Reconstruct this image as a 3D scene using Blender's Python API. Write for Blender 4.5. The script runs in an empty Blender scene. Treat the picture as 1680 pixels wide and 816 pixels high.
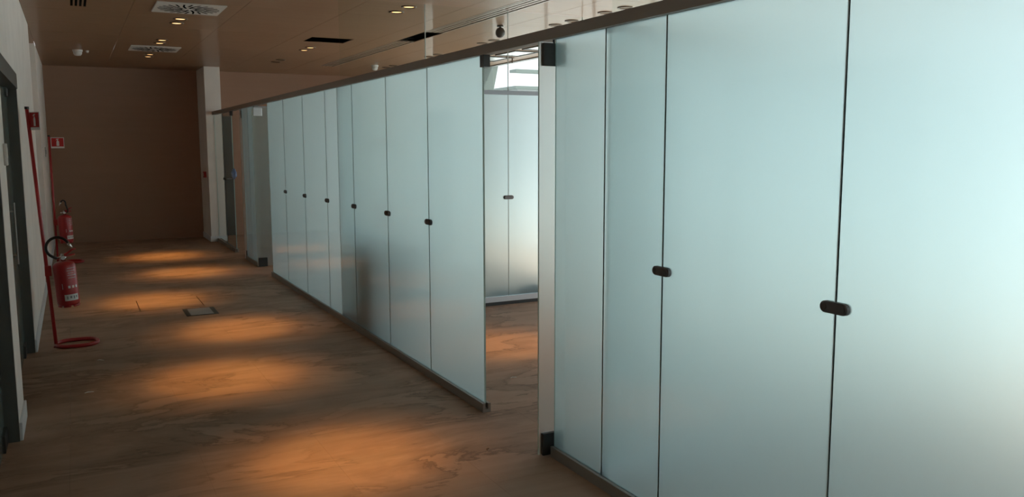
import bpy, bmesh, math, random
from mathutils import Vector, Matrix
random.seed(7)
PI = math.pi
scene = bpy.context.scene
COL = scene.collection

# ------------------------------------------------------------------ camera
CAM_Z = 1.6
F_PX, YAW, PITCH, ROLL = 1379.1, math.radians(27.4757), math.radians(7.0103), math.radians(-0.146)
cam = bpy.data.cameras.new('camera'); cam_o = bpy.data.objects.new('camera', cam); COL.objects.link(cam_o)
cam.sensor_fit = 'HORIZONTAL'; cam.sensor_width = 36.0; cam.lens = F_PX / 1680 * 36.0
cam.clip_start = 0.02; cam.clip_end = 300
fw = Vector((math.sin(YAW)*math.cos(PITCH), math.cos(YAW)*math.cos(PITCH), -math.sin(PITCH)))
rt = Vector((math.cos(YAW), -math.sin(YAW), 0)); up = rt.cross(fw)
c_, s_ = math.cos(ROLL), math.sin(ROLL)
r2 = rt*c_ + up*s_; u2 = up*c_ - rt*s_
cam_o.matrix_world = Matrix(((r2.x, u2.x, -fw.x, 0), (r2.y, u2.y, -fw.y, 0), (r2.z, u2.z, -fw.z, CAM_Z), (0, 0, 0, 1)))
scene.camera = cam_o

# ------------------------------------------------------------------ sky and exposure
SKY = 1.3
SPOT_W = 130.0
world = bpy.data.worlds.new('sky'); scene.world = world; world.use_nodes = True
bg = world.node_tree.nodes['Background']
bg.inputs[0].default_value = (0.91, 0.945, 1.0, 1); bg.inputs[1].default_value = SKY
sun = bpy.data.lights.new('sun', 'SUN'); sun.energy = 16.0; sun.angle = math.radians(1.0); sun.color = (1.0, 0.965, 0.91)
sun_o = bpy.data.objects.new('sun', sun); COL.objects.link(sun_o)
SUN_EL, SUN_AZ = math.radians(66), math.radians(-12)      # from beyond the facade (+X), a little behind the camera
sun_o.rotation_euler = (-Vector((math.cos(SUN_EL)*math.cos(SUN_AZ), math.cos(SUN_EL)*math.sin(SUN_AZ), math.sin(SUN_EL)))).to_track_quat('-Z', 'Y').to_euler()
vs = scene.view_settings
vs.view_transform = 'Standard'; vs.look = 'None'; vs.gamma = 1.0; vs.use_curve_mapping = False
vs.exposure = 0.62

# ------------------------------------------------------------------ materials
def newmat(name):
    m = bpy.data.materials.new(name); m.use_nodes = True
    return m, m.node_tree.nodes, m.node_tree.links
def plain(name, col, rough=0.5, metal=0.0, spec=0.5, coat=0.0, coat_r=0.1, noise=0.0, nscale=20.0):
    m, N, L = newmat(name); b = N['Principled BSDF']
    b.inputs['Base Color'].default_value = (*col, 1); b.inputs['Roughness'].default_value = rough
    b.inputs['Metallic'].default_value = metal; b.inputs['Specular IOR Level'].default_value = spec
    b.inputs['Coat Weight'].default_value = coat; b.inputs['Coat Roughness'].default_value = coat_r
    if noise:
        g = N.new('ShaderNodeNewGeometry'); t = N.new('ShaderNodeTexNoise'); t.inputs['Scale'].default_value = nscale; t.inputs['Detail'].default_value = 4
        L.new(g.outputs['Position'], t.inputs['Vector'])
        r = N.new('ShaderNodeValToRGB'); r.color_ramp.elements[0].position = 0.3; r.color_ramp.elements[1].position = 0.7
        r.color_ramp.elements[0].color = (*[c*(1-noise) for c in col], 1); r.color_ramp.elements[1].color = (*[min(1, c*(1+noise)) for c in col], 1)
        L.new(t.outputs['Fac'], r.inputs['Fac']); L.new(r.outputs['Color'], b.inputs['Base Color'])
    return m
def emit(name, col, s):
    m, N, L = newmat(name); N.remove(N['Principled BSDF'])
    e = N.new('ShaderNodeEmission'); e.inputs[0].default_value = (*col, 1); e.inputs[1].default_value = s
    L.new(e.outputs[0], N['Material Output'].inputs[0]); return m
def glass(name, col, rough, ior=1.45, spec=0.5):
    m, N, L = newmat(name); b = N['Principled BSDF']
    b.inputs['Base Color'].default_value = (*col, 1); b.inputs['Roughness'].default_value = rough
    b.inputs['Transmission Weight'].default_value = 1.0; b.inputs['IOR'].default_value = ior
    return m
def etched(name, col, rough, tcol, fac):
    m = glass(name, col, rough); N, L = m.node_tree.nodes, m.node_tree.links
    t = N.new('ShaderNodeBsdfTranslucent'); t.inputs[0].default_value = (*tcol, 1)
    x = N.new('ShaderNodeMixShader'); x.inputs[0].default_value = fac
    L.new(N['Principled BSDF'].outputs[0], x.inputs[1]); L.new(t.outputs[0], x.inputs[2]); L.new(x.outputs[0], N['Material Output'].inputs[0])
    return m
def clear(name, tint, ior=1.5):
    m, N, L = newmat(name); N.remove(N['Principled BSDF'])
    f = N.new('ShaderNodeFresnel'); f.inputs[0].default_value = ior
    t = N.new('ShaderNodeBsdfTransparent'); t.inputs[0].default_value = (*tint, 1)
    g = N.new('ShaderNodeBsdfGlossy'); g.inputs['Roughness'].default_value = 0.02
    x = N.new('ShaderNodeMixShader')
    ge = N.new('ShaderNodeNewGeometry'); iv = N.new('ShaderNodeMath'); iv.operation = 'SUBTRACT'; iv.inputs[0].default_value = 1.0
    mu = N.new('ShaderNodeMath'); mu.operation = 'MULTIPLY'      # reflect at the front face only; the slab's back face just lets light out
    L.new(ge.outputs['Backfacing'], iv.inputs[1]); L.new(f.outputs[0], mu.inputs[0]); L.new(iv.outputs[0], mu.inputs[1])
    L.new(mu.outputs[0], x.inputs[0]); L.new(t.outputs[0], x.inputs[1]); L.new(g.outputs[0], x.inputs[2])
    L.new(x.outputs[0], N['Material Output'].inputs[0]); return m
def wood(name, dark, light, scale, rough, coat, coat_r, stains=False, spec=0.5):
    """streaky veneer; grain runs along X in world space"""
    m, N, L = newmat(name); b = N['Principled BSDF']
    g = N.new('ShaderNodeNewGeometry'); oi = N.new('ShaderNodeObjectInfo')
    sc = N.new('ShaderNodeVectorMath'); sc.operation = 'MULTIPLY'; sc.inputs[1].default_value = scale
    of = N.new('ShaderNodeVectorMath'); of.operation = 'ADD'
    mu = N.new('ShaderNodeVectorMath'); mu.operation = 'SCALE'; mu.inputs[0].default_value = (0.0, 0.0, 0.3)
    L.new(oi.outputs['Random'], mu.inputs['Scale'])
    L.new(g.outputs['Position'], sc.inputs[0]); L.new(sc.outputs[0], of.inputs[0]); L.new(mu.outputs[0], of.inputs[1])
    t = N.new('ShaderNodeTexNoise'); t.inputs['Scale'].default_value = 1.0; t.inputs['Detail'].default_value = 6; t.inputs['Roughness'].default_value = 0.6
    L.new(of.outputs[0], t.inputs['Vector'])
    r = N.new('ShaderNodeValToRGB'); r.color_ramp.elements[0].position = 0.3; r.color_ramp.elements[1].position = 0.72
    r.color_ramp.elements[0].color = (*dark, 1); r.color_ramp.elements[1].color = (*light, 1)
    L.new(t.outputs['Fac'], r.inputs['Fac'])
    out = r.outputs['Color']
    if stains:
        # dried tide marks and dust with shapes of their own
        s2 = N.new('ShaderNodeVectorMath'); s2.operation = 'MULTIPLY'; s2.inputs[1].default_value = (0.75, 1.9, 1.0)
        L.new(g.outputs['Position'], s2.inputs[0])
        n2 = N.new('ShaderNodeTexNoise'); n2.inputs['Scale'].default_value = 1.15; n2.inputs['Detail'].default_value = 7; n2.inputs['Roughness'].default_value = 0.62; n2.inputs['Distortion'].default_value = 0.5
        L.new(s2.outputs[0], n2.inputs['Vector'])
        r2_ = N.new('ShaderNodeValToRGB'); e = r2_.color_ramp.elements
        e[0].position = 0.0; e[0].color = (0, 0, 0, 1); e[1].position = 0.44; e[1].color = (0, 0, 0, 1)
        for p_, v in ((0.458, 0.72), (0.475, 0.36), (0.53, 0.22), (0.57, 0.0)):
            q = e.new(p_); q.color = (v, v, v, 1)
        L.new(n2.outputs['Fac'], r2_.inputs['Fac'])
        # marks come in patches
        n3 = N.new('ShaderNodeTexNoise'); n3.inputs['Scale'].default_value = 0.55; n3.inputs['Detail'].default_value = 2
        L.new(g.outputs['Position'], n3.inputs['Vector'])
        mr = N.new('ShaderNodeMapRange'); mr.inputs[1].default_value = 0.34; mr.inputs[2].default_value = 0.52
        L.new(n3.outputs['Fac'], mr.inputs[0])
        ml = N.new('ShaderNodeMath'); ml.operation = 'MULTIPLY'; L.new(r2_.outputs['Color'], ml.inputs[0]); L.new(mr.outputs[0], ml.inputs[1])
        mx = N.new('ShaderNodeMix'); mx.data_type = 'RGBA'; mx.blend_type = 'MIX'
        L.new(ml.outputs[0], mx.inputs['Factor']); L.new(out, mx.inputs['A']); mx.inputs['B'].default_value = (*[c*0.32 for c in dark], 1)
        # pale dust film
        n4 = N.new('ShaderNodeTexNoise'); n4.inputs['Scale'].default_value = 2.3; n4.inputs['Detail'].default_value = 5
        L.new(g.outputs['Position'], n4.inputs['Vector'])
        m4 = N.new('ShaderNodeMapRange'); m4.inputs[1].default_value = 0.45; m4.inputs[2].default_value = 0.75; m4.inputs[4].default_value = 0.35
        L.new(n4.outputs['Fac'], m4.inputs[0])
        mz = N.new('ShaderNodeMix'); mz.data_type = 'RGBA'
        L.new(m4.outputs[0], mz.inputs['Factor']); L.new(mx.outputs['Result'], mz.inputs['A']); mz.inputs['B'].default_value = (0.45, 0.35, 0.27, 1)
        out = mz.outputs['Result']
        rr = N.new('ShaderNodeMapRange'); rr.inputs[3].default_value = rough; rr.inputs[4].default_value = min(1, rough+0.25)
        L.new(n4.outputs['Fac'], rr.inputs[0]); L.new(rr.outputs[0], b.inputs['Roughness'])
    else:
        b.inputs['Roughness'].default_value = rough
    L.new(out, b.inputs['Base Color'])
    b.inputs['Coat Weight'].default_value = coat; b.inputs['Coat Roughness'].default_value = coat_r
    b.inputs['Specular IOR Level'].default_value = spec
    return m

M = {}
M['floor'] = wood('worn_wood_floor', (0.355, 0.23, 0.158), (0.435, 0.29, 0.205), (1.0, 11, 1), 0.5, 0.0, 0.2, stains=True, spec=0.3)
M['gap'] = plain('joint_shadow', (0.05, 0.04, 0.035), 0.9)
M['ceil'] = wood('lacquered_wood_panel', (0.285, 0.172, 0.10), (0.325, 0.20, 0.118), (1.2, 18, 1), 0.5, 0.26, 0.09, spec=0.3)
M['endwall'] = wood('dark_wood_veneer', (0.38, 0.235, 0.165), (0.40, 0.25, 0.178), (1.0, 3, 14), 0.6, 0.0, 0.3, spec=0.2)
M['white'] = plain('white_paint', (0.86, 0.82, 0.775), 0.7, noise=0.05, nscale=3)
M['skirting'] = plain('white_skirting', (0.74, 0.76, 0.78), 0.45)
M['void'] = plain('dark_void', (0.012, 0.012, 0.013), 0.95, spec=0.0)  # near-black colour stands in for the unlit ceiling void and side rooms
M['frost_out'] = glass('frosted_glass_face', (0.765, 0.90, 0.925), 0.10)
M['frost_in'] = etched('frosted_glass_etched', (0.88, 0.985, 1.0), 0.56, (0.68, 0.93, 0.98), 0.32)
M['door_out'] = glass('white_frosted_door_face', (0.93, 0.975, 0.965), 0.10)
M['door_in'] = etched('white_frosted_door_etched', (0.99, 1.0, 1.0), 0.5, (0.95, 0.98, 0.97), 0.3)
M['edge'] = plain('glass_edge_green', (0.50, 0.68, 0.66), 0.3)
M['joint'] = plain('grey_silicone_joint', (0.62, 0.72, 0.72), 0.5)
M['jointglint'] = plain('silicone_joint_glint', (0.85, 0.95, 0.95), 0.4)  # bright reflections along the seam edges put into the strip colour
M['clear'] = clear('clear_glass', (0.95, 0.975, 0.965), 1.17)
M['window'] = clear('window_glass', (0.92, 0.95, 0.94))
M['darkglass'] = plain('dark_green_glass', (0.11, 0.14, 0.13), 0.2, spec=0.5)
M['header'] = plain('dark_bronze_metal', (0.26, 0.235, 0.21), 0.5, metal=0.0)
M['track'] = plain('brushed_track_metal', (0.30, 0.275, 0.25), 0.45, metal=0.3)
M['alu'] = plain('pale_aluminium', (0.62, 0.66, 0.70), 0.35, metal=0.6)
M['mullion'] = plain('grey_mullion', (0.20, 0.21, 0.22), 0.4, metal=0.4)
M['bluerail'] = plain('blue_grey_rail', (0.30, 0.35, 0.40), 0.4, metal=0.2)
M['patch'] = plain('dark_patch_metal', (0.06, 0.065, 0.066), 0.4, metal=0.5)
M['doorframe'] = plain('grey_green_frame', (0.13, 0.145, 0.14), 0.4, metal=0.2)
M['clip'] = plain('gunmetal_clip', (0.12, 0.115, 0.118), 0.45, metal=0.4)
M['red'] = plain('red_paint', (0.42, 0.018, 0.022), 0.35, coat=0.3, coat_r=0.15)
M['redsign'] = plain('red_sign', (0.5, 0.02, 0.02), 0.5)
M['black'] = plain('black_rubber', (0.012, 0.012, 0.013), 0.45)
M['chrome'] = plain('chrome', (0.7, 0.7, 0.7), 0.2, metal=1.0)
M['print'] = plain('white_print', (0.75, 0.75, 0.74), 0.6)
M['printgrey'] = plain('grey_print', (0.25, 0.24, 0.26), 0.6)
M['plate'] = plain('beige_plate', (0.52, 0.52, 0.50), 0.5)
M['vent'] = plain('white_vent_metal', (0.60, 0.59, 0.56), 0.5)
M['blade'] = plain('brown_blade_metal', (0.30, 0.225, 0.165), 0.35)
M['slot'] = plain('dark_slot', (0.010, 0.012, 0.013), 0.8, spec=0.0)
M['trim'] = plain('bronze_trim', (0.10, 0.065, 0.04), 0.45, metal=0.3)
M['lamp'] = emit('lamp_glow', (1.0, 0.55, 0.22), 2.2)
M['lampoff'] = plain('dim_reflector', (0.22, 0.15, 0.08), 0.5)
M['detector'] = plain('white_plastic', (0.72, 0.72, 0.70), 0.4)
M['darkdome'] = plain('dark_brown_dome', (0.07, 0.055, 0.05), 0.3)
M['troffer'] = plain('mirror_louvre', (0.85, 0.86, 0.88), 0.25, metal=0.7)
M['boxdark'] = plain('dark_grey_carton', (0.04, 0.06, 0.085), 0.7)
M['sheet'] = plain('dark_plastic_sheet', (0.04, 0.045, 0.05), 0.5)
M['bluewrap'] = plain('pale_blue_plastic', (0.28, 0.45, 0.78), 0.3)
M['floorbox'] = plain('grey_floor_box_lid', (0.36, 0.345, 0.335), 0.6)
M['floorboxframe'] = plain('dark_floor_box_frame', (0.05, 0.048, 0.045), 0.5)
M['greydoor'] = plain('grey_green_door', (0.10, 0.115, 0.11), 0.5)
M['terrace'] = plain('pale_terrace', (0.28, 0.28, 0.28), 0.8, noise=0.1, nscale=1.5)
M['outwall'] = plain('pale_grey_cladding', (0.42, 0.44, 0.46), 0.7)
M['strut'] = plain('grey_green_steel', (0.16, 0.19, 0.18), 0.5)
M['debris'] = plain('pale_scrap', (0.75, 0.72, 0.66), 0.6)
M['debrisb'] = plain('brown_scrap', (0.20, 0.11, 0.05), 0.8)

# ------------------------------------------------------------------ mesh helpers
def bx(bm, x0, x1, y0, y1, z0, z1, mi=0):
    vs_ = [bm.verts.new(p) for p in ((x0,y0,z0),(x1,y0,z0),(x1,y1,z0),(x0,y1,z0),(x0,y0,z1),(x1,y0,z1),(x1,y1,z1),(x0,y1,z1))]
    fs = []
    for idx in ((3,2,1,0),(4,5,6,7),(0,1,5,4),(1,2,6,5),(2,3,7,6),(3,0,4,7)):
        f = bm.faces.new([vs_[i] for i in idx]); f.material_index = mi; fs.append(f)
    return fs
def link(name, bm, mats, parent=None, smooth=False):
    me = bpy.data.meshes.new(name); bm.to_mesh(me); bm.free()
    for m in (mats if isinstance(mats, (list, tuple)) else [mats]): me.materials.append(m)
    if smooth:
        for p in me.polygons: p.use_smooth = True
    o = bpy.data.objects.new(name, me); COL.objects.link(o)
    if parent: o.parent = parent
    return o
def box(name, x0, x1, y0, y1, z0, z1, mat, parent=None, bevel=0.0):
    bm = bmesh.new(); bx(bm, x0, x1, y0, y1, z0, z1)
    if bevel: bmesh.ops.bevel(bm, geom=bm.edges[:], offset=bevel, segments=2, affect='EDGES', profile=0.5)
    return link(name, bm, mat, parent)
def tag(o, label, cat, group=None, kind=None):
    o['label'] = label; o['category'] = cat
    if group: o['group'] = group
    if kind: o['kind'] = kind
    return o
def thing(name, label, cat, loc=(0,0,0), rotz=0.0, group=None):
    o = bpy.data.objects.new(name, None); COL.objects.link(o); o.location = loc; o.rotation_euler = (0, 0, rotz); o.empty_display_size = 0.1
    return tag(o, label, cat, group)
def struct(o, label, cat):
    return tag(o, label, cat, kind='structure')
def lathe(bm, prof, seg=24, mi=0, axis='Z', off=(0,0,0)):
    rings = []
    for r, h in prof:
        ring = []
        for k in range(seg):
            a = 2*PI*k/seg; x, y, z = r*math.cos(a), r*math.sin(a), h
            if axis == 'X': x, y, z = z, x, y
            if axis == 'Y': x, y, z = x, z, y
            ring.append(bm.verts.new((x+off[0], y+off[1], z+off[2])))
        rings.append(ring)
    for a, b in zip(rings, rings[1:]):
        for k in range(seg):
            f = bm.faces.new((a[k], a[(k+1)%seg], b[(k+1)%seg], b[k])); f.material_index = mi
    for ring, rev in ((rings[0], True), (rings[-1], False)):
        f = bm.faces.new(list(reversed(ring)) if rev else ring); f.material_index = mi
    bmesh.ops.recalc_face_normals(bm, faces=bm.faces[:])
def tube(bm, pts, r, seg=10, closed=False):
    pts = [Vector(p) for p in pts]; n = len(pts); rings = []
    ref = None
    for i, p in enumerate(pts):
        a = pts[(i-1) % n] if closed or i > 0 else p
        b = pts[(i+1) % n] if closed or i < n-1 else p
        t = (b-a).normalized()
        if ref is None:
            ref = t.orthogonal().normalized()
        ref = (ref - t*ref.dot(t)).normalized(); bi = t.cross(ref)
        rad = r[i] if isinstance(r, (list, tuple)) else r
        rings.append([bm.verts.new(p + (ref*math.cos(2*PI*k/seg) + bi*math.sin(2*PI*k/seg))*rad) for k in range(seg)])
    pairs = list(zip(rings, rings[1:])) + ([(rings[-1], rings[0])] if closed else [])
    for A, B in pairs:
        for k in range(seg): bm.faces.new((A[k], A[(k+1)%seg], B[(k+1)%seg], B[k]))
    if not closed:
        bm.faces.new(list(reversed(rings[0]))); bm.faces.new(rings[-1])
    bmesh.ops.recalc_face_normals(bm, faces=bm.faces[:])

ORD = ['first', 'second', 'third', 'fourth', 'fifth', 'sixth', 'seventh', 'eighth', 'ninth', 'tenth', 'eleventh', 'twelfth']
CEIL = 2.90
XL, XG, XR = -0.34, 2.13, 6.20      # left wall, corridor glass, facade
YB, YE = -4.5, 15.72                # back wall, end wall

# ------------------------------------------------------------------ floor: 60 cm raised floor tiles
floor = box('floor', XL-0.5, XR+0.12, YB-0.2, YE+0.3, -0.12, -0.03, M['gap'])
struct(floor, 'worn brown wood-grain raised floor of the corridor', 'floor')
TX0, TY0 = 0.50-0.60*2, 9.45-0.60*13
tile_cache = {}
def tile_mesh(w, d):
    key = (round(w, 4), round(d, 4))
    if key not in tile_cache:
        bm = bmesh.new(); g = 0.0003
        bx(bm, g, w-g, g, d-g, -0.03, 0.0)
        me = bpy.data.meshes.new('floor_tile'); bm.to_mesh(me); bm.free(); me.materials.append(M['floor']); tile_cache[key] = me
    return tile_cache[key]
xs = [XL] + [TX0+0.6*k for k in range(1, 9)]
ys = [TY0+0.6*k for k in range(0, 24)] + [YE]
ys = [y for y in ys if y <= YE]
for i in range(len(xs)-1):
    for j in range(len(ys)-1):
        w, d = xs[i+1]-xs[i], ys[j+1]-ys[j]
        if w < 0.02 or d < 0.02: continue
        loose = abs(xs[i]-0.5) < 0.01 and abs(ys[j]-8.85) < 0.02
        o = bpy.data.objects.new('floor_tile', tile_mesh(w, d)); COL.objects.link(o); o.parent = floor
        o.location = (xs[i], ys[j], 0)
        if loose:                        # the lifted access tile shows open joints at its sides
            o.scale = ((w-0.016)/w, 1, 1); o.location = (xs[i]+0.008, ys[j], 0.0)
bm = bmesh.new()
bx(bm, XL, xs[-1], YB, ys[0], -0.03, 0); bx(bm, xs[-1], XR+0.05, YB, YE, -0.03, 0); bx(bm, XL-0.3, XL, YB, YE, -0.03, 0)
fo = link('floor_field', bm, M['floor'], floor)

# ------------------------------------------------------------------ ceiling: lacquered panels with openings
ceiling = box('ceiling', XL-0.5, XR+0.12, YB-0.2, YE+0.3, 3.30, 3.42, M['void'])
struct(ceiling, 'glossy brown lacquered panel ceiling over corridor and offices', 'ceiling')
cxs = [XL, 0.58, 1.52, 2.46, 3.40, 4.34, 5.28, XR]
cys = [YE] + [7.42+0.93*k for k in range(8, -13, -1)] + [YB]
cys = sorted(y for y in cys if YB <= y <= YE)
HOLE1 = (2.65, 3.17, 10.30, 10.80)
STRIP = (3.69, 3.93)
def panel(x0, x1, y0, y1, hole=None):
    bm = bmesh.new(); g = 0.0018; x0 += g; x1 -= g; y0 += g; y1 -= g
    z0, z1 = CEIL, CEIL+0.008
    if not hole:
        bx(bm, x0, x1, y0, y1, z0, z1)
    else:
        a, b, c, d = hole; c = max(c, y0); d = min(d, y1)
        bx(bm, x0, a, y0, y1, z0, z1); bx(bm, b, x1, y0, y1, z0, z1)
        if c > y0+1e-5: bx(bm, a, b, y0, c, z0, z1)
        if d < y1-1e-5: bx(bm, a, b, d, y1, z0, z1)
    o = link('ceiling_panel', bm, M['ceil'], ceiling); return o
SL0, SL1 = cys[[i for i, y in enumerate(cys) if y > 4.5][0]], 13.93
for i in range(len(cxs)-1):
    for j in range(len(cys)-1):
        y0, y1 = cys[j], cys[j+1]
        h = None
        if i == 3 and y0 < 10.5 < y1: h = HOLE1
        if i == 4 and y0 >= SL0-0.01 and y1 <= SL1+0.01: h = (STRIP[0], STRIP[1], y0, y1)
        panel(cxs[i], cxs[i+1], y0, y1, h)

panel(XL-0.3, XL, 10.60, 12.50)

# ------------------------------------------------------------------ walls
wl = thing('wall_left', 'white plastered left corridor wall with door openings', 'wall'); wl['kind'] = 'structure'
HEAD = 2.14
for (y0, y1) in ((YB, 3.42), (5.18, 5.65), (7.42, 10.60), (12.50, YE)):
    box('wall_pier', XL-0.30, XL, y0, y1, 0, CEIL, M['white'], wl)
for (y0, y1) in ((3.42, 5.18), (5.65, 7.42)):
    box('wall_lintel', XL-0.30, XL, y0, y1, HEAD, CEIL, M['white'], wl)
box('recess_back', XL-0.30, XL-0.24, 10.60, 12.50, 0, CEIL, M['white'], wl)
for (y0, y1) in ((YB, 3.42), (5.18, 5.65), (7.42, 10.60), (12.50, YE)):
    b = box('baseboard_left', XL-0.0, XL+0.014, y0, y1, 0, 0.10, M['skirting'], None, 0.003)
    struct(b, {YB: 'white skirting on left wall behind the camera', 5.18: 'short white skirting on narrow pier between the dark glass doors',
               7.42: 'white skirting on left wall behind the near extinguisher stand', 12.5: 'white skirting on far left wall by the end wall'}[y0], 'skirting')
we = box('wall_end', XL-0.5, XR+0.12, YE, YE+0.2, 0, CEIL+0.3, M['endwall'])
struct(we, 'dark brown veneered wall closing the far end', 'wall')
wb = box('wall_back', XL-0.5, XR+0.12, YB-0.2, YB, 0, CEIL+0.3, M['white'])
struct(wb, 'white wall behind the camera', 'wall')
pil = thing('wall_return', 'white wall stub at corridor end where header rail stops', 'wall'); pil['kind'] = 'structure'
box('stub', 2.0, 2.25, 14.80, YE, 0, CEIL, M['white'], pil, 0.004)
box('stub_skirting', 1.988, 2.26, 14.788, 14.80, 0, 0.09, M['skirting'], pil)
box('stub_skirting', 1.988, 2.0, 14.80, YE, 0, 0.09, M['skirting'], pil)

# left glass doors, slightly recessed in dark frames
def left_door(n, y0, y1, hinge_y, label):
    d = thing('door_%d' % n, label, 'door'); d['kind'] = 'structure'
    xf = XL-0.075
    bm = bmesh.new()
    bx(bm, xf-0.03, XL-0.002, y0, y0+0.012, 0, HEAD); bx(bm, xf-0.03, XL-0.002, y1-0.012, y1, 0, HEAD)
    bx(bm, xf-0.03, XL+0.006, y0, y1, HEAD-0.11, HEAD)
    link('door_frame', bm, M['doorframe'], d)
    bm = bmesh.new(); bx(bm, xf-0.006, xf+0.006, y0+0.014, (y0+y1)/2-0.003, 0.01, HEAD-0.115)
    link('glass_leaf', bm, M['darkglass'], d)  # opaque leaf: darkness of the room behind is put into its colour
    lf = box('glass_leaf', xf-0.006, xf+0.006, (y0+y1)/2+0.003, y1-0.014, 0.01, HEAD-0.115, M['darkglass'], d)
    for hy, s in ((y1, -1), (y0, 1)):
        a, b = sorted((hy+s*0.012, hy+s*0.19))
        box('patch_fitting', xf-0.018, xf+0.018, a, b, 0.0, 0.095, M['patch'], d, 0.003)
        box('patch_fitting', xf-0.018, xf+0.018, a, b, HEAD-0.17, HEAD-0.112, M['patch'], d, 0.003)
    hy = hinge_y
    bm = bmesh.new(); tube(bm, [(xf+0.045, hy, 0.80), (xf+0.045, hy, 1.22)], 0.007, 10)
    tube(bm, [(xf, hy, 0.86), (xf+0.045, hy, 0.86)], 0.007, 8); tube(bm, [(xf, hy, 1.16), (xf+0.045, hy, 1.16)], 0.007, 8)
    link('pull_handle', bm, M['track'], lf)
    box('dark_room_backing', xf-0.35, xf-0.30, y0, y1, 0, HEAD, M['void'], d)  # black panel standing in for the darkness of the room behind
    return d
left_door(1, 3.42, 5.18, 4.2, 'dark glass door at the left edge of the picture with black patch fitting')
left_door(2, 5.65, 7.42, 6.62, 'dark glass door with pull bar between two white piers on the left')
d3 = thing('door_3', 'dark grey flush door in the far left recess', 'door'); d3['kind'] = 'structure'
box('leaf', XL-0.24, XL-0.20, 11.05, 12.05, 0.0, 2.1, M['greydoor'], d3)
bm = bmesh.new(); tube(bm, [(XL-0.2, 11.95, 1.02), (XL-0.14, 11.95, 1.02), (XL-0.14, 11.83, 1.02)], 0.009, 8)
link('lever_handle', bm, M['chrome'], d3)
d4 = thing('door_4', 'dark grey-green door in end wall seen through clear glass beside the white stub', 'door'); d4['kind'] = 'structure'
box('leaf', 2.27, 2.555, YE-0.03, YE-0.002, 0.0, 2.12, M['greydoor'], d4)
bm = bmesh.new(); tube(bm, [(2.51, YE-0.03, 1.02), (2.51, YE-0.08, 1.02), (2.42, YE-0.08, 1.02)], 0.009, 8)
link('lever_handle', bm, M['chrome'], d4)

# facade: windows between mullions, solid end, narrow corner window
wr = thing('wall_right', 'outer facade wall behind the glass offices, solid toward the far end', 'wall'); wr['kind'] = 'structure'
box('solid_wall', XR, XR+0.15, 12.95, 15.12, 0, CEIL+0.3, M['white'], wr)
box('solid_wall', XR, XR+0.15, 15.60, YE, 0, CEIL+0.3, M['white'], wr)
box('window_jamb', XR-0.004, XR+0.17, 12.930, 12.951, 0, CEIL, M['strut'], wr)
box('parapet_head', XR+0.02, XR+0.15, YB, 15.7, CEIL, CEIL+0.45, M['mullion'], wr)
mul = [8.31+1.27*k for k in range(-10, 3)] + [12.95]
wins = [(a, b) for a, b in zip(mul, mul[1:])] + [(15.12, 15.60)]
wins = [(max(a, YB), b) for a, b in wins if b > YB]
for n, (a, b) in enumerate(wins):
    w = thing('window_%d' % (n+1), '', 'window'); w['kind'] = 'structure'
    w['label'] = 'tall narrow corner window beside the end wall' if n == len(wins)-1 else '%s floor-to-ceiling facade window counted from the solid far wall' % (ORD+['thirteenth', 'fourteenth', 'fifteenth'])[len(wins)-2-n]
    bm = bmesh.new(); f = 0.014
    bx(bm, XR-0.012, XR+0.03, a, a+f, 0, CEIL); bx(bm, XR-0.012, XR+0.03, b-f, b, 0, CEIL)
    bx(bm, XR-0.012, XR+0.03, a+f, b-f, 0, 0.06); bx(bm, XR-0.012, XR+0.03, a+f, b-f, CEIL-0.014, CEIL)
    link('window_frame', bm, M['mullion'], w)
    box('pane', XR+0.005, XR+0.015, a+f, b-f, 0.06, CEIL-0.014, M['window'], w)

# ------------------------------------------------------------------ glass partitions
GT, GB = 2.112, 0.05
def pane_y(parent, y0, y1, kind='frost', x=XG, z0=GB, z1=GT):
    bm = bmesh.new(); g = 0.0019 if y1 < 3.0 else 0.0014
    fs = bx(bm, x-0.006, x+0.006, y0+g, y1-g, z0, z1)
    if kind == 'frost':
        for f in fs:
            f.normal_update(); n = f.normal
            f.material_index = 0 if n.x < -0.5 else (1 if n.x > 0.5 else 2)
        return link('pane', bm, [M['frost_out'], M['frost_in'], M['edge']], parent)
    for f in fs:
        f.normal_update(); f.material_index = 0 if abs(f.normal.x) > 0.5 else 1
    return link('pane', bm, [M['clear'], M['edge']], parent)
def pane_x(parent, x0, x1, y, kind='frost', z0=GB, z1=GT):
    bm = bmesh.new(); g = 0.0025
    fs = bx(bm, x0+g, x1-g, y-0.006, y+0.006, z0, z1)
    if kind == 'frost':
        for f in fs:
            f.normal_update(); n = f.normal
            f.material_index = 0 if n.y < -0.5 else (1 if n.y > 0.5 else 2)
        return link('pane', bm, [M['frost_out'], M['frost_in'], M['edge']], parent)
    for f in fs:
        f.material_index = 0
    return link('pane', bm, [M['clear'], M['edge']], parent)
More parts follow.
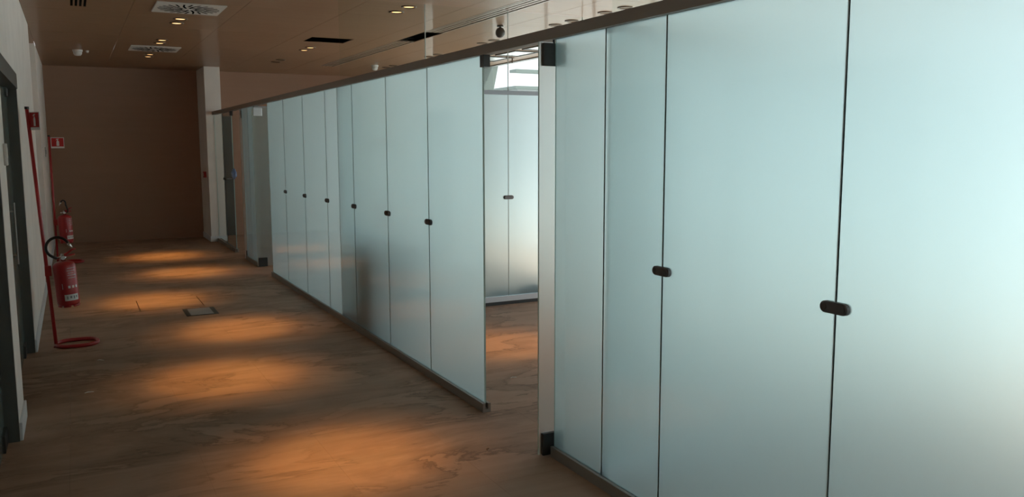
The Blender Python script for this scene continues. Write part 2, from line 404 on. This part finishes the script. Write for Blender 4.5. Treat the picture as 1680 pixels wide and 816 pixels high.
def capsule(bm, c, half, r, t, along):
    # a flat stadium plate: centre c, straight half length, radius r, half thickness t; plate lies in (along, Z)
    out = []
    for k in range(10): a = -PI/2 + PI*k/9; out.append((half+r*math.cos(a), r*math.sin(a)))
    for k in range(10): a = PI/2 + PI*k/9; out.append((-half+r*math.cos(a), r*math.sin(a)))
    def P(u, v, w): return (c[0]+w, c[1]+u, c[2]+v) if along == 'Y' else (c[0]+u, c[1]+w, c[2]+v)
    bev = 0.004
    layers = [(-t, 1-bev/r), (-t+bev, 1), (t-bev, 1), (t, 1-bev/r)]
    rings = []
    for w, s in layers:
        rings.append([bm.verts.new(P((abs(u)-half)*s*math.copysign(1, u)+half*math.copysign(1, u) if abs(u) > half else u, v*s, w)) for u, v in out])
    n = len(out)
    for A, B in zip(rings, rings[1:]):
        for k in range(n): bm.faces.new((A[k], A[(k+1)%n], B[(k+1)%n], B[k]))
    bm.faces.new(list(reversed(rings[0]))); bm.faces.new(rings[-1])
    bmesh.ops.recalc_face_normals(bm, faces=bm.faces[:])
clip_mesh = {}
def clip(parent, pos, along):
    if along not in clip_mesh:
        bm = bmesh.new(); capsule(bm, (0, 0, 0), 0.036, 0.019, 0.017, along)
        o = link('clip', bm, M['clip'], parent); clip_mesh[along] = [o.data]
        bm = bmesh.new()
        for s in (-1, 1):
            for w in (-0.019, 0.0165):
                lathe(bm, [(0.012, w), (0.012, w+0.0025)], 16, 0, 'X' if along == 'Y' else 'Y', (0, s*0.036, 0) if along == 'Y' else (s*0.036, 0, 0))
        me = bpy.data.meshes.new('screw_cap'); bm.to_mesh(me); bm.free(); me.materials.append(M['clip']); clip_mesh[along].append(me)
    else:
        o = bpy.data.objects.new('clip', clip_mesh[along][0]); COL.objects.link(o); o.parent = parent
    o.location = pos
    c = bpy.data.objects.new('screw_cap', clip_mesh[along][1]); COL.objects.link(c); c.parent = o
    return o
def track_y(parent, y0, y1):
    bm = bmesh.new()           # U channel
    bx(bm, XG-0.026, XG-0.009, y0, y1, 0, 0.055); bx(bm, XG+0.009, XG+0.026, y0, y1, 0, 0.055); bx(bm, XG-0.009, XG+0.009, y0, y1, 0, 0.02)
    return link('bottom_track', bm, M['track'], parent)
def partition_y(label, joints, clips, y_track, kinds=None, group='glass partitions along the corridor'):
    p = thing('glass_partition', label, 'partition', group=group)
    for k, (a, b) in enumerate(zip(joints, joints[1:])):
        pane_y(p, min(a, b), max(a, b), (kinds or ['frost']*50)[k])
    tees = [j for j in joints if j in (3.183, 7.47, 11.80)]
    for y in sorted(set(clips) | set(tees)):
        w = 0.0019 if y < 3.0 else 0.0014
        box('silicone_joint', XG-0.0055, XG+0.0055, y-w, y+w, GB, GT, M['joint'] if y < 7.6 and y not in tees else M['jointglint'], p)  # far and added tee strips are painted with the edge glint
    for y in clips: clip(p, (XG, y, 1.083), 'Y')
    track_y(p, *y_track)
    return p
near = partition_y('near frosted glass partition filling the right of the picture', [-4.29, -3.41, -2.53, -1.65, -0.77, 0.11, 0.98, 1.86, 2.75, 3.183, 3.62],
            [2.75, 1.86, 0.98, 0.11, -0.77], (-4.29, 3.62))
mid = partition_y('long frosted glass partition in the middle with six dark clips', [4.45, 5.31, 6.15, 7.02, 7.47, 7.88, 8.75, 9.64, 10.49],
            [5.31, 6.15, 7.02, 7.88, 8.75, 9.64], (4.43, 10.50))
far = partition_y('short frosted glass partition between the two far doorways', [11.38, 11.80, 12.23], [], (11.38, 12.23))
clr = partition_y('clear glass partition at far end touching the white wall stub', [13.10, 13.96, 14.79], [13.96], (13.10, 14.79), ['clear', 'clear'])
box('keeper_block', XG-0.02, XG+0.02, 4.40, 4.452, 2.045, 2.112, M['patch'], mid)
box('keeper_block', XG-0.02, XG+0.02, 13.095, 13.14, 2.045, 2.112, M['patch'], clr)

hd = thing('header_rail', 'long dark bronze header rail capping the corridor glass', 'rail')
bm = bmesh.new(); bx(bm, XG-0.032, XG+0.032, YB, 14.80, 2.112, 2.165)
link('rail_profile', bm, M['header'], hd)

cj = [2.16, 2.98, 3.845, 4.70, 5.56, 6.165]
for y, lab in ((3.183, 'near cross partition of frosted glass hidden behind the near corridor panes'),
               (7.47, 'cross partition of frosted glass with pale rails seen through the open doorway'),
               (11.80, 'far cross partition of frosted glass behind the far doorways')):
    p = thing('cross_partition', lab, 'partition', group='cross partitions between the offices')
    for a, b in zip(cj, cj[1:]):
        pane_x(p, a, b, y, 'frost', 0.085, 2.095)
        if y < 11: pane_x(p, a, b, y, 'clear', 2.132, CEIL-0.004)
    bm = bmesh.new(); bx(bm, cj[0], cj[-1], y-0.024, y+0.024, 0.036, 0.088); link('lower_rail', bm, M['alu'], p)
    bm = bmesh.new(); bx(bm, cj[0], cj[-1], y-0.012, y+0.012, 0.0, 0.036); link('rail_foot', bm, M['patch'], p)
    bm = bmesh.new(); bx(bm, cj[0], cj[-1], y-0.024, y+0.024, 2.093, 2.133); link('upper_rail', bm, M['bluerail'], p)
    for x in cj[1:-1]:
        box('silicone_joint', x-0.0025, x+0.0025, y-0.0055, y+0.0055, 0.088, 2.093, M['joint'], p)
        if y < 11: box('silicone_joint', x-0.0025, x+0.0025, y-0.0055, y+0.0055, 2.133, CEIL-0.004, M['joint'], p)
        clip(p, (x, y, 1.083), 'X')

# frosted glass doors, all swung open into the offices
def glass_door(y, label, stub=0.085, top='patch'):
    d = thing('glass_door', label, 'door', (XG, y, 0), group='open frosted glass doors')
    bm = bmesh.new()
    fs = bx(bm, -stub, 0.80, -0.006, 0.006, 0.012, 2.10)
    for f in fs:
        f.normal_update(); n = f.normal
        f.material_index = 0 if n.y < -0.5 else (1 if n.y > 0.5 else 2)
    link('door_pane', bm, [M['door_out'], M['door_in'], M['edge']], d)
    pf = box('bottom_patch', -stub+0.018, 0.10, -0.019, 0.019, 0.008, 0.125, M['patch'], d, 0.004)
    pf = box('top_patch', -stub+0.018, 0.10, -0.019, 0.019, 1.985, 2.095, M[top], d, 0.004)
    bm = bmesh.new(); lathe(bm, [(0.006, 2.09), (0.006, 2.115)], 12); link('pivot_pin', bm, M['patch'], d)
    bm = bmesh.new()
    for s in (-1, 1):
        tube(bm, [(0.72, s*0.05, 0.90), (0.72, s*0.05, 1.26)], 0.011, 10)
        for z in (0.95, 1.21): tube(bm, [(0.72, s*0.006, z), (0.72, s*0.05, z)], 0.007, 8)
    link('pull_handle', bm, M['chrome'], d)
    return d
glass_door(3.645, 'nearest open frosted glass door with dark square patch fittings at the doorway edge')
glass_door(11.355, 'open frosted glass door at far end of the long middle partition', 0.03, 'alu')  # paler top patch: white glare on the fitting put into its metal colour
glass_door(12.255, 'farthest open frosted glass door next to the clear glass partition', 0.03)

# ------------------------------------------------------------------ fire extinguishers and their stands
def cyl_patch(bm, r, a0, a1, z0, z1, seg=8):
    vs0 = [(r*math.cos(a0+(a1-a0)*k/seg), r*math.sin(a0+(a1-a0)*k/seg)) for k in range(seg+1)]
    lo = [bm.verts.new((x, y, z0)) for x, y in vs0]; hi = [bm.verts.new((x, y, z1)) for x, y in vs0]
    for k in range(seg): bm.faces.new((lo[k], lo[k+1], hi[k+1], hi[k]))
def extinguisher(label, loc, tilt, h, rad, front, hose='loop'):
    e = thing('fire_extinguisher', label, 'extinguisher', loc, 0, 'fire extinguishers on floor stands')
    e.rotation_euler = (0, tilt, 0)
    bm = bmesh.new()
    lathe(bm, [(rad*0.6, 0.012), (rad*0.93, 0.014), (rad*0.99, 0.03), (rad, 0.045), (rad, h-0.05), (rad*0.96, h-0.028), (rad*0.80, h-0.010), (rad*0.5, h), (rad*0.28, h+0.004)], 32)
    body = link('cylinder', bm, M['red'], e, True)
    bm = bmesh.new()       # notched plastic foot
    for k in range(6):
        a = k*PI/3
        tube(bm, [(rad*0.86*math.cos(a+t), rad*0.86*math.sin(a+t), 0.010) for t in (0, 0.25, 0.5, 0.75)], 0.010, 8)
    link('foot_ring', bm, M['red'], e, True)
    bm = bmesh.new(); lathe(bm, [(0.018, h), (0.018, h+0.018), (0.024, h+0.02), (0.024, h+0.04), (0.014, h+0.045), (0.014, h+0.06)], 16)
    tube(bm, [(0.0, 0, h+0.03), (-0.05, 0, h+0.03)], 0.009, 8)
    v = link('valve', bm, M['chrome'], e, True)
    bm = bmesh.new(); lathe(bm, [(0.013, 0.0), (0.016, 0.004), (0.016, 0.012), (0.013, 0.014)], 16, 0, 'Y', (0.0, -0.037, h+0.03)); link('pressure_gauge', bm, M['print'], v)
    bm = bmesh.new()
    tube(bm, [(0.0, 0, h+0.052), (0.03, -0.005, h+0.06), (0.07, -0.012, h+0.088), (0.095, -0.016, h+0.095)], [0.008, 0.008, 0.007, 0.006], 8)
    link('squeeze_lever', bm, M['red'], e, True)
    bm = bmesh.new(); tube(bm, [(0.0, 0, h+0.045), (0.04, -0.005, h+0.043), (0.085, -0.012, h+0.05)], [0.008, 0.007, 0.006], 8); link('carry_handle', bm, M['red'], e, True)
    bm = bmesh.new()
    if hose == 'loop':
        pts = [(-0.045, -0.005, h+0.028)]
        cx, cz, R = -0.028, h+0.115, 0.082
        for k in range(17):
            a = math.radians(238 - k*13.5)
            pts.append((cx+R*math.cos(a), -0.015-0.001*k, cz+R*math.sin(a)))
        tube(bm, pts, 0.011, 10); tip = pts[-2:]
    else:
        pts = [(-0.01, -0.01, h+0.02)] + [(-0.005+0.03*math.cos(math.radians(a)), -0.02, h+0.155+0.045*math.sin(math.radians(a))) for a in (-20, 10, 40, 70, 100, 130, 155)]
        pts = [(0.035, -0.01, h+0.03), (0.045, -0.015, h+0.06)] + pts[1:]
        tube(bm, pts, 0.010, 10); tip = pts[-2:]
    hs = link('hose', bm, M['black'], e, True)
    a, b = Vector(tip[0]), Vector(tip[1]); dirv = (b-a).normalized()
    bm = bmesh.new(); tube(bm, [b, b+dirv*0.02, b+dirv*0.045], [0.012, 0.010, 0.008], 10); link('nozzle', bm, M['chrome'], hs, True)
    # print: data label low down, warning pictograms and text lines above
    bm = bmesh.new(); cyl_patch(bm, rad+0.0012, front-0.75, front+0.55, 0.055, 0.105); lb = link('data_label', bm, M['print'], body)
    bm = bmesh.new()
    for k, (s, w) in enumerate(((-0.55, 0.10), (-0.28, 0.16), (0.02, 0.12), (0.25, 0.14))): cyl_patch(bm, rad+0.0022, front+s, front+s+w, 0.068+0.006*(k % 2), 0.092, 3)
    link('label_print', bm, M['printgrey'], lb)
    for k, z in enumerate((0.30, 0.28, 0.262, 0.245, 0.225)):
        bm = bmesh.new(); cyl_patch(bm, rad+0.0012, front-0.25-0.06*(k % 2), front+0.55-0.12*(k % 3), z*h/0.35, z*h/0.35+0.004, 6); link('text_line', bm, M['print'], body)
    for s_, w_, z0_, z1_ in ((-0.35, 0.2, 0.155, 0.175), (0.0, 0.2, 0.155, 0.175), (0.35, 0.2, 0.155, 0.175), (-0.85, 0.05, 0.15, 0.195)):
        bm = bmesh.new(); cyl_patch(bm, rad+0.0012, front+s_, front+s_+w_, z0_, z1_, 3); link('warning_mark', bm, M['print'], body)
    return e
def sign(parent, w, h, z, x0, y0, rz):
    s = box('sign_plate', 0, w, -0.002, 0.002, 0, h, M['print'], parent)
    s.location = (x0, y0, z); s.rotation_euler = (0, 0, rz)
    for side in (-1, 1):
        y = side*0.0024
        def sheet(name, pts, mat, yy):
            bm = bmesh.new(); vv = [bm.verts.new((u*w, yy, v*h)) for u, v in pts]; bm.faces.new(vv if side < 0 else list(reversed(vv)))
            return link(name, bm, mat, s)
        sheet('sign_field', [(0.05, 0.16), (0.95, 0.16), (0.95, 0.95), (0.05, 0.95)], M['redsign'], y)
        sheet('pictogram', [(0.42, 0.22), (0.62, 0.22), (0.62, 0.60), (0.58, 0.70), (0.54, 0.72), (0.54, 0.80), (0.62, 0.84), (0.60, 0.88), (0.44, 0.86), (0.36, 0.76), (0.39, 0.75), (0.46, 0.80), (0.48, 0.72), (0.46, 0.70), (0.42, 0.60)], M['print'], y*1.4)
        sheet('pictogram', [(0.14, 0.25), (0.28, 0.25), (0.31, 0.40), (0.25, 0.62), (0.23, 0.48), (0.17, 0.56), (0.12, 0.38)], M['print'] if False else M['red'], y*1.4)
    return s
def stand(label, foot, top, loop, bracket_z, sgn):
    st = thing('extinguisher_stand', label, 'stand', (foot[0], foot[1], 0), 0, 'red extinguisher floor stands')
    dx, dy, hz = top[0]-foot[0], top[1]-foot[1], top[2]
    bm = bmesh.new(); tube(bm, [(0, 0, 0.004), (dx*0.5, dy*0.5, hz*0.5), (dx, dy, hz)], 0.0135, 12); link('pole', bm, M['red'], st, True)
    box('foot_plate', -0.02, 0.02, -0.02, 0.02, 0, 0.006, M['red'], st)
    bm = bmesh.new(); lathe(bm, [(0.016, 0), (0.016, 0.02)], 10, 0, 'Z', (dx, dy, hz)); link('pole_cap', bm, M['black'], st)
    L, W = loop; pts = []; r = min(L, W)*0.42
    for cx, cy, a0 in ((r, -W/2+r, 180), (L-r, -W/2+r, 270), (L-r, W/2-r, 0), (r, W/2-r, 90)):
        for k in range(7):
            a = math.radians(a0+15*k); pts.append((cx+r*math.cos(a), cy+0.02+r*math.sin(a), 0.0155))
    bm = bmesh.new(); tube(bm, pts, 0.0150, 10, True); link('base_loop', bm, M['red'], st, True)
    t = bracket_z/hz
    bm = bmesh.new(); bx(bm, dx*t-0.016, dx*t+0.030, dy*t-0.02, dy*t+0.02, bracket_z-0.02, bracket_z+0.06); link('bracket', bm, M['red'], st)
    return st
s1 = stand('near red floor stand leaning toward left wall with sign turned sideways', (-0.20, 7.55), (-0.288, 7.55, 1.885), (0.30, 0.26), 0.60, ())
sign(s1, 0.15, 0.14, 1.725, -0.073, 0.0, math.radians(-62))
e1 = extinguisher('near red fire extinguisher with black hose looped above its valve', (-0.090, 7.545, 0.325), math.radians(-3.0), 0.365, 0.083, math.radians(-62))
s2 = stand('far red floor stand with sign facing the camera near end wall', (-0.255, 13.03), (-0.262, 13.03, 1.73), (0.31, 0.24), 0.55, ())
sign(s2, 0.16, 0.145, 1.575, 0.012, 0.0, 0.0)
e2 = extinguisher('far red fire extinguisher partly hidden behind the near one', (-0.130, 12.99, 0.285), math.radians(-1.0), 0.385, 0.085, math.radians(-40), 'hook')

# ------------------------------------------------------------------ ceiling fittings
def downlight(x, y, lit, label, aim=None, r=0.062, power=1.0, cone=33):
    d = thing('downlight', label, 'downlight', (x, y, CEIL), 0, 'round recessed ceiling downlights')
    bm = bmesh.new()
    prof = [(r*1.18, 0.0), (r*1.18, -0.006), (r*0.98, -0.010), (r*0.88, -0.004), (r*0.80, 0.0)]
    seg = 28; rings = [[bm.verts.new((q*math.cos(2*PI*k/seg), q*math.sin(2*PI*k/seg), z)) for k in range(seg)] for q, z in prof]
    for A, B in zip(rings, rings[1:]):
        for k in range(seg): bm.faces.new((A[k], B[k], B[(k+1)%seg], A[(k+1)%seg]))
    bmesh.ops.recalc_face_normals(bm, faces=bm.faces[:])
    link('trim_ring', bm, M['trim'], d, True)
    bm = bmesh.new(); lathe(bm, [(r*0.80, -0.001), (r*0.80, -0.0028), (r*0.4, -0.0032)], 24); link('lens', bm, M['lamp'] if lit else M['lampoff'], d)
    if lit and aim:
        L = bpy.data.lights.new('spot_lamp', 'SPOT'); L.energy = SPOT_W*power; L.color = (1.0, 0.47, 0.115)
        L.spot_size = math.radians(cone); L.spot_blend = 1.0; L.shadow_soft_size = 0.04
        lo = bpy.data.objects.new('spot_lamp', L); COL.objects.link(lo); lo.parent = d; lo.location = (0, 0, -0.03)
        v = Vector((aim[0]-x, aim[1]-y, -CEIL+0.03)); lo.rotation_euler = v.to_track_quat('-Z', 'Y').to_euler()
    return d
def pair(x, yc, lit, where, aim=None, half=0.17, power=1.0):
    for s, w in ((-1, 'nearer'), (1, 'farther')):
        downlight(x, yc+s*half, lit, '%s downlight of the %s pair %s' % (w, 'glowing' if lit else 'dim', where),
                  aim, power=power*(1.05 if s < 0 else 0.5), cone=24 if s < 0 else 37)
pair(1.07, 13.38, True, 'beyond the far swirl vent', (1.12, 13.15))
pair(1.07, 11.56, True, 'just before the far swirl vent', (1.22, 11.30))
pair(1.07, 9.60, True, 'just behind the near swirl vent', (0.70, 9.36))
pair(1.07, 7.68, True, 'over the corridor floor box, above the frame', (1.22, 7.55), power=1.0)
pair(1.07, 5.80, True, 'over the second floor glow, above the frame', (0.88, 5.97))
pair(1.07, 3.92, True, 'over the nearest floor glow, above the frame', (1.17, 4.08), power=1.1)
pair(2.90, 7.84, True, 'left of the slot vents near the top edge', (2.95, 7.0), power=0.3)
pair(2.90, 11.55, True, 'just beyond the square ceiling opening', (2.95, 11.4), power=0.3)
pair(2.90, 13.36, False, 'left of the header rail near the far end')
pair(2.90, 5.90, True, 'inside the near office behind the header rail', (3.02, 5.93), power=0.8)
pair(4.75, 6.96, False, 'right above the header rail, largest in view')
pair(4.75, 7.93, False, 'above the header rail, second nearest')
pair(4.75, 9.77, False, 'above the doorway behind the header rail')
pair(4.75, 11.60, False, 'far over the middle partition, on a grey ceiling stretch')
pair(4.75, 13.50, False, 'beside the small white sensor near far facade')

def swirl(y, label):
    d = thing('swirl_diffuser', label, 'vent', (1.065, y, CEIL), 0, 'white square swirl diffusers')
    hw = 0.305
    bm = bmesh.new(); bx(bm, -hw, hw, -hw, hw, -0.012, 0.0); bmesh.ops.bevel(bm, geom=bm.edges[:], offset=0.003, segments=1, affect='EDGES')
    link('plate', bm, M['vent'], d)
    for ring, (r0, r1, n, w) in enumerate(((0.06, 0.165, 12, 0.022), (0.155, 0.275, 24, 0.017))):
        for k in range(n):
            a = 2*PI*(k+0.5*ring)/n; sk = 0.35
            p0 = Vector((r0*math.cos(a), r0*math.sin(a), 0)); p1 = Vector((r1*math.cos(a+sk*0.4), r1*math.sin(a+sk*0.4), 0))
            t = (p1-p0).normalized(); nrm = Vector((-t.y, t.x, 0))*w/2
            bm = bmesh.new(); q = [p0-nrm, p1-nrm, p1+nrm, p0+nrm]
            lo = [bm.verts.new((v.x, v.y, -0.0135)) for v in q]; hi = [bm.verts.new((v.x, v.y, -0.011)) for v in q]
            bm.faces.new(lo); bm.faces.new(list(reversed(hi)))
            for i in range(4): bm.faces.new((lo[i], lo[(i+1)%4], hi[(i+1)%4], hi[i]))
            bmesh.ops.recalc_face_normals(bm, faces=bm.faces[:])
            link('vane_slot', bm, M['slot'], d)
    bm = bmesh.new(); lathe(bm, [(0.014, -0.011), (0.014, -0.017), (0.008, -0.019)], 14); link('centre_screw', bm, M['vent'], d)
swirl(8.69, 'larger nearer white swirl vent in the corridor ceiling')
swirl(12.42, 'smaller farther white swirl vent in the corridor ceiling')

d = thing('slot_vent', 'small ceiling grille with black slots cut by the top edge', 'vent', (0.105, 8.62, CEIL))
box('plate', -0.20, 0.12, -0.36, 0.36, -0.010, 0, M['ceil'], d)
for k in range(4): box('slot', -0.028+0.036*k-0.010, -0.028+0.036*k+0.010, -0.32, 0.32, -0.0115, -0.009, M['slot'], d)

segs = [(a, b) for a, b in zip(cys, cys[1:]) if a >= SL0-0.01 and b <= SL1+0.01]
for n, (a, b) in enumerate(segs):
    if a < 9.7 < b: continue            # the missing unit leaves a dark opening
    d = thing('linear_diffuser', ('%s linear slot diffuser of the dark ceiling row, counted from %s' % ((ORD[n], 'the near end') if a < 9.7 else (ORD[len(segs)-1-n], 'the far end'))), 'vent', ((STRIP[0]+STRIP[1])/2, (a+b)/2, CEIL), 0, 'linear slot diffusers in one row')
    hw, hl = (STRIP[1]-STRIP[0])/2-0.001, (b-a)/2-0.004
    box('backing', -hw, hw, -hl, hl, 0.035, 0.05, M['slot'], d)
    for k in range(5):
        x = -hw+0.006+(2*hw-0.012)*k/4
        box('blade', max(-hw, x-0.019), min(hw, x+0.019), -hl, hl, -0.002 if k in (0, 4) else 0.001, 0.012, M['blade'], d)
    for s in (-1, 1): box('end_cap', -hw, hw, s*hl-(0.004 if s > 0 else 0), s*hl+(0 if s > 0 else 0.004), 0.0005, 0.0125, M['blade'], d)

def detector(x, y, label, mat, r=0.05, h=0.045):
    d = thing('ceiling_detector', label, 'detector', (x, y, CEIL))
    bm = bmesh.new(); lathe(bm, [(r*1.15, 0), (r*1.15, -h*0.3), (r, -h*0.35)], 20); link('base', bm, mat, d, False)
    bm = bmesh.new(); lathe(bm, [(r, -h*0.3), (r*0.97, -h*0.7), (r*0.7, -h), (r*0.3, -h*1.05)], 20); link('dome', bm, mat, d, True)
    return d
detector(0.15, 13.05, 'white smoke detector on the far corridor ceiling', M['detector'], 0.055, 0.075)
detector(0.27, 13.10, 'tiny grey alarm lamp beside the white smoke detector', M['plate'], 0.018, 0.03)
detector(4.46, 13.40, 'small white sensor near the far end of the ceiling', M['detector'], 0.05, 0.08)
d = thing('dome_camera', 'dark round dome hanging under the bright ceiling near the doorway', 'camera', (4.24, 8.42, CEIL))
bm = bmesh.new(); lathe(bm, [(0.035, 0), (0.035, -0.014), (0.012, -0.016), (0.012, -0.03)], 16); link('mount', bm, M['darkdome'], d)
bm = bmesh.new(); lathe(bm, [(0.012, -0.022), (0.035, -0.03), (0.05, -0.055), (0.054, -0.078), (0.05, -0.10), (0.032, -0.125), (0.01, -0.132)], 20); link('globe', bm, M['darkdome'], d, True)
for y, w in ((9.98, 'nearest'), (10.80, 'middle'), (11.62, 'farthest')):
    d = thing('ceiling_troffer', '%s of the three rectangular mirror light panels by the facade' % w, 'light', (5.70, y, CEIL), 0, 'rectangular light panels by the facade')
    bm = bmesh.new(); a, b, t = 0.19, 0.31, 0.022
    bx(bm, -a, a, -b, -b+t, -0.014, 0); bx(bm, -a, a, b-t, b, -0.014, 0); bx(bm, -a, -a+t, -b+t, b-t, -0.014, 0); bx(bm, a-t, a, -b+t, b-t, -0.014, 0)
    link('frame', bm, M['patch'], d)
    for k in range(4):
        y0 = -b+t+(2*b-2*t)*k/4; box('louvre_cell', -a+t, a-t, y0+0.004, y0+(2*b-2*t)/4-0.004, -0.006, -0.001, M['troffer'], d)
d = thing('sprinkler', 'little pendant sprinkler head below the ceiling by the facade windows', 'sprinkler', (5.93, 11.38, CEIL))
bm = bmesh.new(); lathe(bm, [(0.035, 0), (0.03, -0.008), (0.009, -0.01), (0.009, -0.045)], 14); link('stem', bm, M['trim'], d)
bm = bmesh.new(); lathe(bm, [(0.04, -0.045), (0.042, -0.05), (0.012, -0.055), (0.01, -0.075)], 14); link('deflector', bm, M['trim'], d)

# ------------------------------------------------------------------ small fixtures and loose things
d = thing('floor_box', 'rectangular floor socket box with grey lid and dark frame', 'floor box', (1.02, 8.53, 0))
bm = bmesh.new(); a, b = 0.145, 0.185
bx(bm, -a, a, -b, -b+0.012, 0, 0.005); bx(bm, -a, a, b-0.012, b, 0, 0.005); bx(bm, -a, -a+0.04, -b+0.012, b-0.012, 0, 0.005); bx(bm, a-0.04, a, -b+0.012, b-0.012, 0, 0.005)
link('frame', bm, M['floorboxframe'], d)
box('lid', -a+0.041, a-0.041, -b+0.013, b-0.013, 0, 0.0045, M['floorbox'], d)
d = thing('call_point', 'small red alarm call point on the white wall stub', 'call point', (2.0, 15.08, 1.12))
box('housing', -0.045, -0.001, -0.05, 0.05, -0.05, 0.05, M['red'], d, 0.004)
box('window', -0.048, -0.044, -0.03, 0.03, -0.03, 0.03, M['print'], d)
d = thing('wall_plate', 'pale grey card reader plate on the narrow left pier', 'wall plate', (XL, 5.56, 1.555))
box('body', 0.001, 0.016, -0.055, 0.055, -0.062, 0.062, M['plate'], d, 0.004)
box('key_strip', 0.016, 0.018, -0.03, 0.03, -0.02, 0.04, M['vent'], d)
d = thing('light_switch', 'narrow grey switch plate on the far left wall', 'switch', (XL, 13.9, 1.52))
box('plate', 0.001, 0.012, -0.06, 0.06, -0.07, 0.07, M['plate'], d, 0.003)
box('rocker', 0.012, 0.016, -0.025, 0.025, -0.03, 0.03, M['printgrey'], d)
# crumpled plastic on the clear partition's free edge
bm = bmesh.new(); bmesh.ops.create_icosphere(bm, subdivisions=3, radius=0.055)
for v in bm.verts:
    n = v.co.normalized(); k = 1+0.22*math.sin(9*n.x+3*n.z)*math.cos(7*n.y)+0.10*math.sin(17*n.z+5*n.x)
    v.co = Vector((n.x*0.036, n.y*0.055, n.z*0.075))*k
    if n.z > 0.3: v.co.y += 0.03*(n.z-0.3); v.co.x *= 1.2-n.z*0.7
o = link('plastic_wrap', bm, M['bluewrap'], None, True); o.location = (XG, 13.07, 1.19)
tag(o, 'pale blue crumpled plastic wrapped on the edge of the clear glass', 'plastic wrap')
# dark carton behind the long partition
d = thing('storage_box', 'dark box standing behind the long frosted partition, seen as blur', 'box', (2.68, 6.95, 0))
box('carton', -0.24, 0.22, -0.44, 0.44, 0.0, 0.74, M['boxdark'], d, 0.01)
box('lid_flap', -0.245, -0.01, -0.445, 0.445, 0.74, 0.752, M['boxdark'], d)
box('lid_flap', 0.0, 0.225, -0.445, 0.445, 0.74, 0.748, M['boxdark'], d)
# dark sheet lying against the far side of the cross partition
bm = bmesh.new(); nx, ny = 26, 6; grid = []
for j in range(ny+1):
    row = []
    for i in range(nx+1):
        x = 3.45+1.25*i/nx; v = j/ny
        z = 0.02+max(0, (0.03+0.03*math.sin(i*0.9)+0.03*math.sin(i*2.3+1))*math.sin(PI*v)) + 0.13*(i/nx)*math.sin(PI*v)
        row.append(bm.verts.new((x, 7.50+0.42*v+0.012*math.sin(i*1.7), z)))
    grid.append(row)
for j in range(ny):
    for i in range(nx): bm.faces.new((grid[j][i], grid[j][i+1], grid[j+1][i+1], grid[j+1][i]))
o = link('plastic_sheet', bm, M['sheet'], None, True)
so = o.modifiers.new('thick', 'SOLIDIFY'); so.thickness = 0.004
tag(o, 'crumpled dark sheet on the floor behind the cross partition', 'sheet')
def scrap(x, y, L, a, mat, label):
    bm = bmesh.new(); tube(bm, [(-L/2, 0, 0.003), (-L/6, 0.004, 0.006), (L/5, -0.003, 0.006), (L/2, 0.002, 0.003)], [0.002, 0.0035, 0.003, 0.0015], 6)
    o = link('floor_scrap', bm, mat); o.location = (x, y, 0); o.rotation_euler = (0, 0, a); tag(o, label, 'scrap', 'scraps on the floor')
scrap(0.01, 6.01, 0.055, 0.1, M['debris'], 'pale thin scrap on the floor left of the second glow')
scrap(0.10, 6.90, 0.05, -0.5, M['debris'], 'pale thin scrap on the floor in front of the near stand')
scrap(1.86, 3.86, 0.03, 0.9, M['debrisb'], 'brown crumb on the floor in front of the open doorway')
scrap(2.62, 5.02, 0.05, 0.0, M['debris'], 'pale scrap on the office floor inside the doorway')

# ------------------------------------------------------------------ outside
t = box('terrace', XR+0.15, 60, -40, 70, -0.25, -0.05, M['terrace']); struct(t, 'pale terrace paving outside the facade', 'terrace')
d = thing('facade_strut', 'leaning grey steel strut outside the facade beyond the doorway', 'strut', (XR+0.30, 0, 0))
bm = bmesh.new()
p0, p1 = Vector((0, 14.93, -0.05)), Vector((0, 13.43, 3.3))
tdir = (p1-p0).normalized(); side = Vector((0, tdir.z, -tdir.y))*0.40
vv = []
for xx in (-0.08, 0.08):
    for p, s in ((p0, -1), (p0, 1), (p1, 1), (p1, -1)): vv.append(bm.verts.new((xx, p.y+s*side.y, p.z+s*side.z)))
for f in ((0,1,2,3), (7,6,5,4), (0,4,5,1), (1,5,6,2), (2,6,7,3), (3,7,4,0)): bm.faces.new([vv[i] for i in f])
bmesh.ops.recalc_face_normals(bm, faces=bm.faces[:])
link('column', bm, M['strut'], d)
bm = bmesh.new(); lathe(bm, [(0.5, -0.05), (0.5, 0.0), (0.46, 0.02)], 16, 0, 'Z', (0, 14.93, 0)); link('base_plate', bm, M['strut'], d)
d = thing('canopy', 'thin grey canopy on posts outside, seen through the glass above the doorway', 'canopy', (13.70, 26.0, -0.05))
box('roof_slab', 0, 6.0, 0, 0.5, 4.15, 4.25, M['strut'], d)
for (x, y) in ((4.2, 0.25), (5.8, 0.25)): box('post', x-0.06, x+0.06, y-0.06, y+0.06, 0, 4.15, M['strut'], d)
d = thing('pavilion', 'low flat-roofed pavilion outside below the thin grey canopy', 'building', (16.4, 31.0, -0.05))
box('wall', 0, 9.0, 0, 5.0, 0, 3.93, M['outwall'], d)
box('roof_edge', -0.25, 9.25, -0.3, 5.3, 3.93, 4.05, M['strut'], d)
for k in range(4): box('window', 0.8+2.1*k, 2.2+2.1*k, -0.03, 0.02, 0.9, 2.6, M['darkglass'], d)
